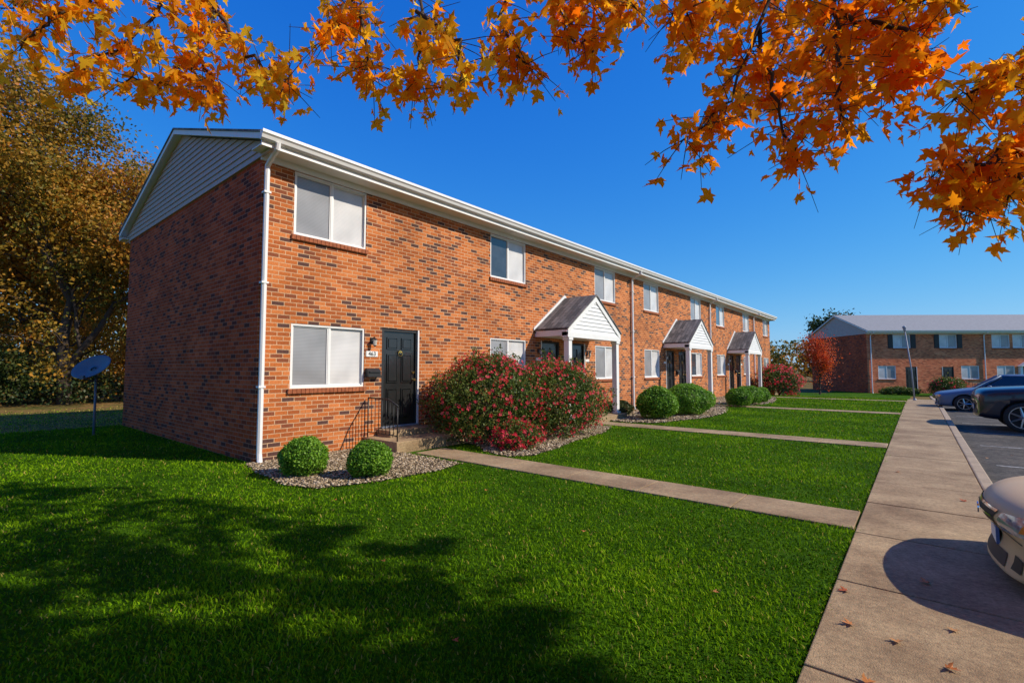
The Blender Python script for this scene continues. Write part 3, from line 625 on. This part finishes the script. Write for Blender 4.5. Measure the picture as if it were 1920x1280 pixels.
# ---------------------------------------------------------------- cars
def carpaint(name,c,metal=.15,rough=.45,coat=.25): 
    return mat(name,c,rough,.04,2.,metal=metal,coat=coat)
GLASS=mat('car_glass',(.015,.018,.02),.05,.2,2.,coat=1.)
TYRE=mat('tyre_rubber',(.02,.02,.02),.8,.2,20.)
RIM=mat('alloy_rim',(.45,.46,.48),.3,.1,6.,metal=.9)
BLKPL=mat('black_plastic',(.02,.02,.022),.6,.2,30.)
HLG=mat('headlight_lens',(.30,.31,.33),.12,.4,26.,metal=.3,coat=.6)
CHR=mat('chrome',(.7,.7,.72),.12,.05,5.,metal=1.)
AMB=mat('amber_lens',(.7,.22,.03),.2,.1,9.,coat=1.)
def interp(tab,x): return float(np.interp(x,[t[0] for t in tab],[t[1] for t in tab]))
def car(name,label,loc,paint,suv=False):
    E=thing(name,label,'car',loc,0,'cars parked nose-in along the kerb')
    if suv:
        L,W=4.7,.94; top=[(0,.82),(.05,1.02),(.2,1.09),(.8,1.14),(1.3,1.17),(2,1.19),(3.8,1.21),(4.5,1.19),(4.66,1.08),(4.7,.8)]
        hw=[(0,.80),(.05,.88),(.25,.92),(.8,.94),(3.9,.94),(4.5,.92),(4.7,.85)]; zb=[(0,.36),(.3,.28),(4.4,.28),(4.7,.4)]; wr=.38; wx=(.92,3.65)
    else:
        L,W=4.65,.88; top=[(0,.54),(.05,.67),(.22,.74),(.7,.82),(1.2,.91),(1.9,.95),(3.5,.96),(3.9,.98),(4.45,.95),(4.6,.82),(4.65,.55)]
        hw=[(0,.70),(.05,.79),(.22,.84),(.7,.87),(1.3,.88),(3.8,.88),(4.4,.82),(4.65,.68)]; zb=[(0,.24),(.25,.18),(4.3,.2),(4.65,.32)]; wr=.315; wx=(.92,3.58)
    b=MB(); xs=[0,.02,.08,.22,.5,.8,1.1,1.4,1.9,2.5,3.1,3.6,4.0,4.3,4.5,L-.05,L]; rings=[]
    for x in xs:
        zt_,w,z0=interp(top,x),interp(hw,x),interp(zb,x)
        half=[(0,zt_+.03),(.45,zt_+.022),(.8,zt_+.0),(.95,zt_-.035),(1.,zt_-(.10 if not suv else .12)),(1.0,z0+.2),(.97,z0+.05),(.85,z0)]
        ring=[(f*w,z) for f,z in half]+[(0,z0)]+[(-f*w,z) for f,z in half[::-1][:-1]]
        bow=(.17 if not suv else .10)*max(0,1-x/.9)-.14*max(0,1-(L-x)/.6)
        rings.append([(x+bow*abs(y/w)**2.2,y,z) for y,z in ring])
    n=len(rings[0]); b.add([p for r in rings for p in r],[(i*n+k,i*n+(k+1)%n,(i+1)*n+(k+1)%n,(i+1)*n+k) for i in range(len(xs)-1) for k in range(n)]+[tuple(range(n))[::-1],tuple(range((len(xs)-1)*n,len(xs)*n))])
    bo=b.obj('body',[paint,BLKPL],E,smooth=True)
    sub=bo.modifiers.new('s','SUBSURF'); sub.levels=2; sub.render_levels=2
    cb=MB()
    for x in wx:
        for s in (-1,1):
            y0,y1=sorted((s*(W-.24),s*(W+.25))); cb.tube([(x,y0,wr),(x,y1,wr)],wr+.05,28)
    co=cb.obj('cut',BLKPL,E); bm_=bo.modifiers.new('b','BOOLEAN'); bm_.object=co; bm_.operation='DIFFERENCE'; bm_.solver='EXACT'
    bpy.context.view_layer.update(); dg=bpy.context.evaluated_depsgraph_get()
    me=bpy.data.meshes.new_from_object(bo.evaluated_get(dg)); bo.modifiers.clear(); bo.data=me
    bpy.data.objects.remove(co)
    me.update(); bvh=BVHTree.FromPolygons([v.co.copy() for v in me.vertices],[tuple(p.vertices) for p in me.polygons])
    def patch(nm,cs,m,off=.006,nu=8,nv=4,par=E):
        q=MB(); vs=[]
        for j in range(nv+1):
            for i in range(nu+1):
                u,v=i/nu,j/nv; y=(cs[0][0]*(1-u)+cs[1][0]*u)*(1-v)+(cs[3][0]*(1-u)+cs[2][0]*u)*v; z=(cs[0][1]*(1-u)+cs[1][1]*u)*(1-v)+(cs[3][1]*(1-u)+cs[2][1]*u)*v
                h=bvh.ray_cast(Vector((-1,y,z)),Vector((1,0,0)))[0]; hx=h.x if h else .3
                vs.append((hx-off,y,z))
        nn=nu+1; fr=[(j*nn+i,j*nn+i+1,(j+1)*nn+i+1,(j+1)*nn+i) for j in range(nv) for i in range(nu)]
        q.add(vs,[f[::-1] for f in fr]); return q.obj(nm,m,par,smooth=True)
    if suv:
        G=patch('grille',[(-.42,.66),(.42,.66),(.46,.92),(-.46,.92)],BLKPL,.008); 
        patch('grille_trim',[(-.46,.78),(.46,.78),(.46,.81),(-.46,.81)],CHR,.016,par=G)
        for s in (-1,1): patch('headlight',[(s*.5,.72),(s*.80,.74),(s*.82,.95),(s*.5,.93)] if s>0 else [(-.80,.74),(-.5,.72),(-.5,.93),(-.82,.95)],HLG,.01)
        patch('air_intake',[(-.6,.44),(.6,.44),(.5,.56),(-.5,.56)],BLKPL,.006)
    else:
        dz=-.02
        G=patch('grille',[(-.34,.53+dz),(.34,.53+dz),(.40,.655+dz),(-.40,.655+dz)],BLKPL,.006)
        patch('grille_trim',[(-.40,.65+dz),(.40,.65+dz),(.41,.668+dz),(-.41,.668+dz)],CHR,.012,par=G)
        for zz in (.545,.585): patch('grille_bar',[(-.36,zz),(.36,zz),(.36,zz+.008),(-.36,zz+.008)],CHR,.012,nv=1,par=G)
        for s in (-1,1): 
            cs=[(s*.42,.54+dz),(s*.76,.57+dz),(s*.79,.69+dz),(s*.46,.665+dz)]
            H=patch('headlight',cs if s>0 else [cs[1],cs[0],cs[3],cs[2]],HLG,.008)
            cs=[(s*.68,.59+dz),(s*.765,.60+dz),(s*.775,.675+dz),(s*.70,.665+dz)]
            patch('turn_signal',cs if s>0 else [cs[1],cs[0],cs[3],cs[2]],AMB,.013,nu=3,nv=2,par=H)
            cs=[(s*.50,.29),(s*.66,.30),(s*.68,.39),(s*.52,.39)]
            patch('fog_light',cs if s>0 else [cs[1],cs[0],cs[3],cs[2]],BLKPL,.006,nu=3,nv=2)
        patch('air_intake',[(-.42,.27),(.42,.27),(.36,.35),(-.36,.35)],BLKPL,.006)
        patch('bumper_seam',[(-.76,.490),(.76,.490),(.76,.499),(-.76,.499)],BLKPL,.003,nu=16,nv=1)
        q=MB(); q.tube([(-.004,0,.57),(-.012,0,.57)],.04,16); q.obj('emblem',CHR,E,loc=(bvh.ray_cast(Vector((-1,0,.57)),Vector((1,0,0)))[0].x-.01,0,0))
    hz=.425 if not suv else .60
    hx=bvh.ray_cast(Vector((-1,0,hz)),Vector((1,0,0)))[0].x
    q=MB(); q.box(hx-.022,hx-.004,-.155,.155,hz-.075,hz+.075,0); q.box(hx-.024,hx-.022,-.145,.145,hz-.065,hz+.035,1); q.obj('licence_plate',[mat('plate_blue',(.08,.12,.3),.5),WHITE],E)
    if suv: base=[(1.2,1.15),(4.5,1.18)]; roof=[(1.8,1.78),(4.25,1.76)]; wb,wt=.86,.70
    else: base=[(1.2,.89),(3.95,.93)]; roof=[(1.98,1.40),(3.15,1.40)]; wb,wt=.80,.57
    gh=MB(); lev=4; vs=[]
    for j in range(lev+1):
        v=j/lev; x0=base[0][0]*(1-v)+roof[0][0]*v; x1=base[1][0]*(1-v)+roof[1][0]*v; z0=base[0][1]*(1-v)+roof[0][1]*v; z1=base[1][1]*(1-v)+roof[1][1]*v; w=wb*(1-v)+wt*v+.03*math.sin(math.pi*v)
        for k in range(24):
            a=2*math.pi*k/24; cx,sy=math.cos(a),math.sin(a); e=.35
            px=(abs(cx)**e)*(1 if cx>0 else -1); py=(abs(sy)**e)*(1 if sy>0 else -1)
            x=(x0+x1)/2+(x1-x0)/2*px; vs.append((x,w*py,z0+(z1-z0)*(x-x0)/(x1-x0)))
    gh.add(vs,[(j*24+k,j*24+(k+1)%24,(j+1)*24+(k+1)%24,(j+1)*24+k) for j in range(lev) for k in range(24)])
    gh.obj('windows',GLASS,E,smooth=True)
    rf=MB(); ring=vs[-24:]; cx=(roof[0][0]+roof[1][0])/2
    r1=[(x+(x-cx)*.02,y*1.02,z-.015) for x,y,z in ring]; r2=[((x-cx)*.96+cx,y*.93,z+.03) for x,y,z in ring]; r3=[((x-cx)*.5+cx,y*.5,z+.055) for x,y,z in ring]
    rf.add(r1+r2+r3,[(j*24+k,j*24+(k+1)%24,(j+1)*24+(k+1)%24,(j+1)*24+k) for j in range(2) for k in range(24)]+[tuple(range(48,72))])
    rf.obj('roof_panel',paint,E,smooth=True)
    xm=(base[0][0]+base[1][0])/2+.05
    for s in (-1,1):
        for (pa,pb,rr_) in (((base[0][0]+.02,s*(wb-.015),base[0][1]-.02),(roof[0][0],s*wt,roof[0][1]),.035),
                            ((base[1][0]-.05,s*(wb-.03),base[1][1]-.02),(roof[1][0],s*wt,roof[1][1]),.06),
                            ((xm,s*wb,base[0][1]),(xm,s*(wt+.01),roof[0][1]),.035)):
            pl_=MB(); pl_.tube([pa,pb],rr_,6); pl_.obj('pillar',paint if not suv else BLKPL,E,smooth=True)
    for s in (-1,1):
        q=MB(); q.tube([(base[0][0]+.45,s*(wb),base[0][1]+.06),(base[0][0]+.42,s*(wb+.12),base[0][1]+.09),(base[0][0]+.44,s*(wb+.22),base[0][1]+.09)],[.02,.07,.05],8); q.obj('wing_mirror',paint,E,smooth=True)
        for x in wx:
            t=MB(); pr=[(wr-.10,-.10),(wr-.02,-.105),(wr,-.08),(wr,.08),(wr-.02,.105),(wr-.10,.10)]; nn=36; vs2=[]
            for k in range(nn):
                a=2*math.pi*k/nn
                for (rr_,yo) in pr: vs2.append((x+rr_*math.cos(a),s*(W-.12)+yo,wr+rr_*math.sin(a)))
            t.add(vs2,[(k*6+i,k*6+i+1,((k+1)%nn)*6+i+1,((k+1)%nn)*6+i) for k in range(nn) for i in range(5)])
            wo=t.obj('wheel',TYRE,E,smooth=True)
            r=MB(); yo=s*(W-.12)+s*.085; yi=s*(W-.12)-s*.02
            r.tube([(x,yi-.001,wr),(x,yi,wr)],wr-.09,24,1)
            for k in range(nn):
                a0,a1=2*math.pi*k/nn,2*math.pi*(k+1)/nn
                r.add([(x+(wr-.10)*math.cos(a),yy1,wr+(wr-.10)*math.sin(a)) for a,yy1 in ((a0,yi),(a1,yi),(a1,yo),(a0,yo))],[(0,1,2,3)])
                r.add([(x+rr_*math.cos(a),yo,wr+rr_*math.sin(a)) for a,rr_ in ((a0,wr-.10),(a1,wr-.10),(a1,wr-.12),(a0,wr-.12))],[(0,1,2,3)])
            for k in range(7):
                a=2*math.pi*k/7; r.tube([(x,yo-s*.015,wr),(x+(wr-.11)*math.cos(a),yo-s*.01,wr+(wr-.11)*math.sin(a))],[.035,.02],5)
            r.tube([(x,yo-s*.05,wr),(x,yo+s*.002,wr)],[.07,.05],12)
            r.obj('rim',[RIM,BLKPL],wo)
    for s in (-1,1):
        for xx_ in (2.05,2.95):
            q=MB(); q.box(xx_,xx_+.12,min(s*(W-.02),s*(W+.02)),max(s*(W-.02),s*(W+.02)),(.80 if not suv else .98),(.83 if not suv else 1.01))
            q.obj('door_handle',paint,E)
    return E
zp_=-.12
car('parked_car','beige-silver sedan with its nose over the kerb',(.30,5.2,zp_),carpaint('champagne_paint',(.66,.45,.22),.05,.55,.08))
car('parked_car','dark blue-black sport utility vehicle parked nose-in',(1.1,18.85,zp_),carpaint('dark_paint',(.012,.015,.028),.1,.35,.6),suv=True)
car('parked_car','blue-grey sedan parked nose-in behind a dark vehicle',(.40,26.5,zp_-.03),carpaint('grey_paint',(.10,.15,.24)))
# ---------------------------------------------------------------- street lamp, dish
E=thing('street_lamp','slender leaning grey post lamp beside the sidewalk','street lamp',(-.2,32.,gz(32)))
b=MB(); b.tube([(0,0,-.2),(-.08,0,1.6),(-.26,0,3.55)],[.04,.034,.024],10); b.tube([(0,0,-.05),(0,0,.12)],[.09,.06],10); b.obj('post',GREY,E,smooth=True)
b=MB(); b.tube([(-.26,0,3.5),(-.27,0,3.58),(-.28,0,3.72),(-.29,0,3.76),(-.29,0,3.82)],[.03,.055,.08,.09,.02],10); b.obj('lamp_head',GREY,E,smooth=True)
E=thing('satellite_dish','grey satellite dish on a short steel pole in the grass','satellite dish',(-14.5,2.45,-.1),math.radians(52))
b=MB(); b.tube([(0,0,-.2),(0,0,1.45)],.025,10); b.tube([(0,0,1.4),(0,-.08,1.55)],.04,8); b.obj('pole',DGREY,E,smooth=True)
b=MB(); nr=6; nk=28; vs=[(0,0,0)]; fs=[]
for j in range(1,nr+1):
    r=j/nr
    for k in range(nk):
        a=2*math.pi*k/nk; vs.append((r*.40*math.cos(a),-.09*r*r,r*.34*math.sin(a)))
for k in range(nk): fs.append((0,1+k,1+(k+1)%nk))
for j in range(nr-1):
    for k in range(nk): fs.append((1+j*nk+k,1+j*nk+(k+1)%nk,1+(j+1)*nk+(k+1)%nk,1+(j+1)*nk+k))
b.add(vs,fs); d=b.obj('reflector',DGREY,E,smooth=True); so=d.modifiers.new('s','SOLIDIFY'); so.thickness=.012
d.location=(0,-.1,1.6); d.rotation_euler=(math.radians(-42),math.radians(-16),0)
b=MB(); b.tube([(0,-.02,1.32),(0,-.46,1.40)],.012,6); b.box(-.035,.035,-.52,-.45,1.38,1.46); b.obj('feed_arm',DGREY,E)
# ---------------------------------------------------------------- overhanging maple
half=[(.03,-.01),(.28,-.12),(.21,.05),(.37,.08),(.54,.33),(.36,.31),(.15,.36),(.25,.57),(.12,.57)]
LO=[(0,0)]+half+[(0,.88)]+[(-x,y) for x,y in half[::-1]]
LO=np.array([(0,.25)]+LO); nL=len(LO)
LT=np.array([(0,i,i+1 if i+1<nL else 1) for i in range(1,nL)])
def maple_leaves(P,size,down=.9):
    n=len(P); T=rng.normal(size=(n,3))*.75+np.array([0,0,-down]); T/=np.linalg.norm(T,axis=1,keepdims=True)
    N=rng.normal(size=(n,3)); N-=T*(T*N).sum(1,keepdims=True); N/=np.linalg.norm(N,axis=1,keepdims=True); B_=np.cross(N,T)
    s=(size*rng.uniform(.6,1.3,n))[:,None,None]; cur=rng.uniform(-.5,.6,n)[:,None]; dr=rng.uniform(-.1,.5,n)[:,None]
    zz=-(np.abs(LO[None,:,0])*cur)-(LO[None,:,1]**2)*dr
    V=P[:,None,:]+s*(B_[:,None,:]*LO[None,:,0:1]+T[:,None,:]*LO[None,:,1:2]+N[:,None,:]*zz[:,:,None])
    F=(LT[None]+(np.arange(n)*nL)[:,None,None]).reshape(-1,3); return V.reshape(-1,3),F
MAPLE=leafmat('maple_leaves',[(0,(1.,.22,.006)),(.3,(1.,.33,.008)),(.65,(1.,.47,.012)),(1,(1.,.68,.04))],.66,.5,.08)
# boughs of the overhanging limb, world coordinates in decimetres
BOUGHS='''-46,11,52 -45,7,43 -46,4,39 -47,3,37|-46,11,52 -42,10,42 -43,7,37 -44,5,35|-46,11,52 -38,12,41 -37,11,36 -35,11,33|-38,12,41 -35,13,37 -32,14,34 -30,14,33
-45,7,43 -46,5,43 -48,2,40|-37,11,36 -38,9,34 -40,7,34|-30,25,54 -31,19,43 -30,17,39 -30,16,37|-31,19,43 -28,18,37 -27,18,34|-30,25,54 -26,21,40 -25,20,35 -25,19,33
-26,21,40 -22,21,36 -22,21,33|-22,29,51 -21,24,39 -20,24,36 -19,25,35|-22,29,51 -18,26,40 -17,26,37 -15,26,35|-18,26,40 -15,28,40 -13,28,38
-5,40,50 -8,33,40 -10,31,38 -11,28,37|-5,40,50 -7,32,36 -8,30,31 -10,27,28|-7,32,36 -6,32,31 -5,32,27|-5,40,50 -3,35,37 -3,34,33 -3,33,29
-3,35,37 0,36,35 1,36,33 -1,34,31|1,40,46 0,38,38 2,38,37|10,46,39 6,40,33 4,37,31 2,36,30|10,45,32 5,38,28 3,36,26 1,34,26|5,38,28 3,36,25 2,35,23|5,38,28 4,37,24
-5,57,63 -7,51,50 -9,48,43 -12,45,38|-7,51,50 -5,51,43 -3,51,38|-7,51,50 -13,44,47 -15,42,43|3,57,56 0,50,44 -2,48,39 -5,44,36|-16,41,56 -17,36,46 -19,33,43
-5,57,63 -10,46,49 -11,40,44 -13,35,40|3,57,56 -3,44,42 -5,40,37 -6,37,33|1,40,46 -2,38,41 -4,36,37'''
WB=[[tuple(float(c)/10 for c in p.split(',')) for p in q.split()] for q in BOUGHS.replace('\n','|').split('|')]
TR=Vector((2.6,-2.4,0))
E=thing('maple_tree','maple with bright orange autumn leaves overhanging the lawn','tree',TR)
b=MB(); b.tube([(0,0,-.1),(.05,.02,.3),(0,.05,1.5),(.05,.1,2.8),(.0,.15,4.)],[.32,.24,.2,.18,.15],14)
hub=Vector((0,.15,3.4))
prim=sorted(set(q[0] for q in WB if not any(q[0]==p for r in WB for p in r[1:])))
for s in prim:
    e=Vector(s)-TR; m1=hub.lerp(e,.45)+Vector((0,0,1.0)); b.tube([hub,m1*.5+hub*.5,m1,m1.lerp(e,.6)+Vector((0,0,.25)),e],[.10,.075,.05,.032,.02],8)
LP=[];LTI=[];LQ=[]
for qi,q in enumerate(WB):
    pts=[Vector(p)-TR for p in q]
    fine=[]
    for i in range(len(pts)-1):
        for k in range(6):
            t=k/6; fine.append(pts[i].lerp(pts[i+1],t)+Vector(rng.normal(size=3)*.015))
    fine.append(pts[-1]); n=len(fine)
    b.tube(fine,[.012*(1-i/n)+.003 for i in range(n)],6)
    ct=rng.uniform(.35,.8) if qi<13 else rng.uniform(.15,.6)
    for i in range(1,n):
        for rep in range(3 if qi<13 else (4 if qi<23 else (3 if i%2 else 2))):
            st=fine[i].lerp(fine[i-1],rng.uniform()); d=Vector(rng.normal(size=3)); d.z-=.5; d.normalize(); l=rng.uniform(.08,.36)
            en=st+d*l; b.tube([st,st.lerp(en,.5)+Vector((0,0,.01)),en],[.003,.0025,.0015],4,cap=False)
            for k in range(rng.integers(2,6)):
                LP.append(list(st.lerp(en,rng.uniform(.3,1))+Vector(rng.normal(size=3)*.035))); LTI.append(ct); LQ.append(qi)
b.obj('trunk',BARK,E,smooth=True)
LP=np.array(LP); LQ=np.array(LQ); V1,F1=maple_leaves(LP,.092)
# high crown: leaf clumps on two lobes, thinner where it would put the low boughs in the shade
n=95000; K=170; cd=rng.normal(size=(K,3)); cd/=np.linalg.norm(cd,axis=1,keepdims=True); cp=cd*rng.uniform(.2,1,(K,1))**.5
C0=np.array([4.85,2.9,7.4]); P=cp[rng.integers(0,K,n)]*np.array([5.6,5.0,1.5])+rng.normal(size=(n,3))*np.array([.45,.45,.35])+C0
n2_=20000; P2=cp[rng.integers(0,K,n2_)]*np.array([5.5,4.0,1.2])+rng.normal(size=(n2_,3))*.5+np.array([-.8,-3.4,7.2])  # second lobe, out of view, added to block sky light over the lawn
P=np.concatenate([P,P2]); P=P[P[:,2]>5.8]
cot=1/math.tan(SUN_EL); sxy=np.array([math.sin(SUN_AZ),math.cos(SUN_AZ)])*cot
def G(Q): return Q[:,:2]-Q[:,2:3]*sxy[None]
gl=G(LP+np.array(TR)[None]); cells={}
for a_,c_ in np.floor(gl/.22).astype(int):
    for i_ in (-1,0,1):
        for j_ in (-1,0,1): cells[(a_+i_,c_+j_)]=cells.get((a_+i_,c_+j_),0)+1
gg=G(P); gp=np.floor(gg/.22).astype(int); kp=[]
for (a_,c_),(gx,gy) in zip(gp,gg):
    if cells.get((a_,c_),0)<8: kp.append(True)
    else: kp.append(rng.uniform()<(.07 if gy>.1 else .02))
P=P[np.array(kp)]
gg=G(P); edge=np.interp(gg[:,0],[-9,-5.9,-3,-1.3,0,2],[1.0,2.0,2.75,2.2,.9,-2])+.18*np.sin(gg[:,0]*5.3)+.14*np.sin(gg[:,0]*13.1)  # unseen crown trimmed so its shadow on the lawn follows this outline
gap=np.sin(gg[:,0]*2.3+1.2*np.sin(gg[:,1]*2.9))*np.sin(gg[:,1]*3.7+gg[:,0]*1.1)+.35*np.sin(gg[:,0]*9+gg[:,1]*7)  # holes put into the unseen crown to leave sunlit patches in that shadow
P=P[(gg[:,1]<edge)&((gap<.80)|(rng.uniform(0,1,len(P))<.06))]
P=P-np.array(TR)[None]
V2,F2=maple_leaves(P,.18,.5)
V=np.concatenate([V1,V2]); F=np.concatenate([F1,F2+len(V1)])
t=np.concatenate([np.clip(np.array(LTI)+rng.normal(size=len(LP))*.2,0,1),rng.uniform(0,.3,len(P))])
put(bpy.data.objects.new('crown',npmesh('crown',V,F,[MAPLE],np.repeat(t,nL))),E)
DRY=leafmat('dry_leaf',[(0,(.35,.06,.015)),(.5,(.5,.16,.03)),(1,(.55,.28,.09))],.1)
lv=[(-.25,2.9),(-.35,3.5),(-.15,3.45),(.05,3.3),(.2,3.0),(.32,3.1),(-.1,2.5),(.1,2.6),(.3,2.75),(-.42,4.0),(.0,4.5),(.35,7.5),(-.3,9.),(1.2,8),(2.,9.5),(1.4,10.4),(.1,3.8),(-.3,2.3),(1.1,7.2),(1.5,11.7),(1.0,9.4),(2.2,12.2),(1.3,13.1),(.9,12.4)]
lv2=[(-3.2,2.3),(-2.4,3.9),(-4.1,4.4),(-2.,1.9),(-5.1,3.),(-1.1,3.4)]
for (x,y) in lv+lv2:
    s=(.07 if x>-.6 else .055)*rng.uniform(.7,1.2); a=rng.uniform(0,6.28); V=np.zeros((nL,3)); V[:,0]=s*(LO[:,0]*math.cos(a)-LO[:,1]*math.sin(a)); V[:,1]=s*(LO[:,0]*math.sin(a)+LO[:,1]*math.cos(a)); V[:,2]=s*(abs(LO[:,0])**1.5*rng.uniform(.3,.9)+LO[:,1]**2*rng.uniform(0,.4))+.003
    o=bpy.data.objects.new('fallen_leaf',npmesh('fallen_leaf',V,LT,[DRY],np.full(nL,rng.uniform())))
    o.location=(x,y,.021 if -.5<x<.55 else (-.118 if x>.7 else .025)); put(o,label='dry orange maple leaf lying on the ground',category='leaf',group='fallen maple leaves')
# ---------------------------------------------------------------- light, sky, camera
el=SUN_EL; az=SUN_AZ
sd=Vector((math.sin(az)*math.cos(el),math.cos(az)*math.cos(el),math.sin(el)))
l=bpy.data.lights.new('sun','SUN'); l.energy=5.; l.angle=math.radians(.5); l.color=(1,.91,.76)
lo=bpy.data.objects.new('sun',l); lo.rotation_euler=sd.to_track_quat('Z','Y').to_euler(); lo.location=(10,10,20); COL.objects.link(lo)
w=bpy.data.worlds.new('World'); S.world=w; w.use_nodes=True; nt=w.node_tree; nt.nodes.clear()
sk=NN(nt,'ShaderNodeTexSky',sky_type='NISHITA'); sk.sun_disc=False; sk.sun_elevation=el; sk.sun_rotation=az; sk.ozone_density=3.; sk.air_density=1.; sk.dust_density=.2
hs=NN(nt,'ShaderNodeHueSaturation',{'Color':sk.outputs[0],'Saturation':1.35,'Value':1.5})
s1=NN(nt,'ShaderNodeVectorMath',{0:hs.outputs[0],1:(.36,.80,2.5)},operation='MULTIPLY')
s2=NN(nt,'ShaderNodeVectorMath',{0:s1.outputs[0],'Scale':.13},operation='SCALE')
s3=NN(nt,'ShaderNodeVectorMath',{0:s2.outputs[0],1:(1,1,1)},operation='ADD')
s4=NN(nt,'ShaderNodeVectorMath',{0:s1.outputs[0],1:s3.outputs[0]},operation='DIVIDE')
bg=NN(nt,'ShaderNodeBackground',{'Color':s4.outputs[0],'Strength':.15}); ow=NN(nt,'ShaderNodeOutputWorld',{0:bg.outputs[0]})
cam=bpy.data.cameras.new('camera'); cam.lens=910/1920*36; cam.sensor_width=36; cam.clip_end=3000; cam.clip_start=.05
co=bpy.data.objects.new('camera',cam); co.location=(0,0,1.5); co.rotation_euler=(math.radians(93.27),0,math.radians(39.9)); COL.objects.link(co)
S.camera=co
S.view_settings.view_transform='Standard'; S.view_settings.look='None'; S.view_settings.exposure=0
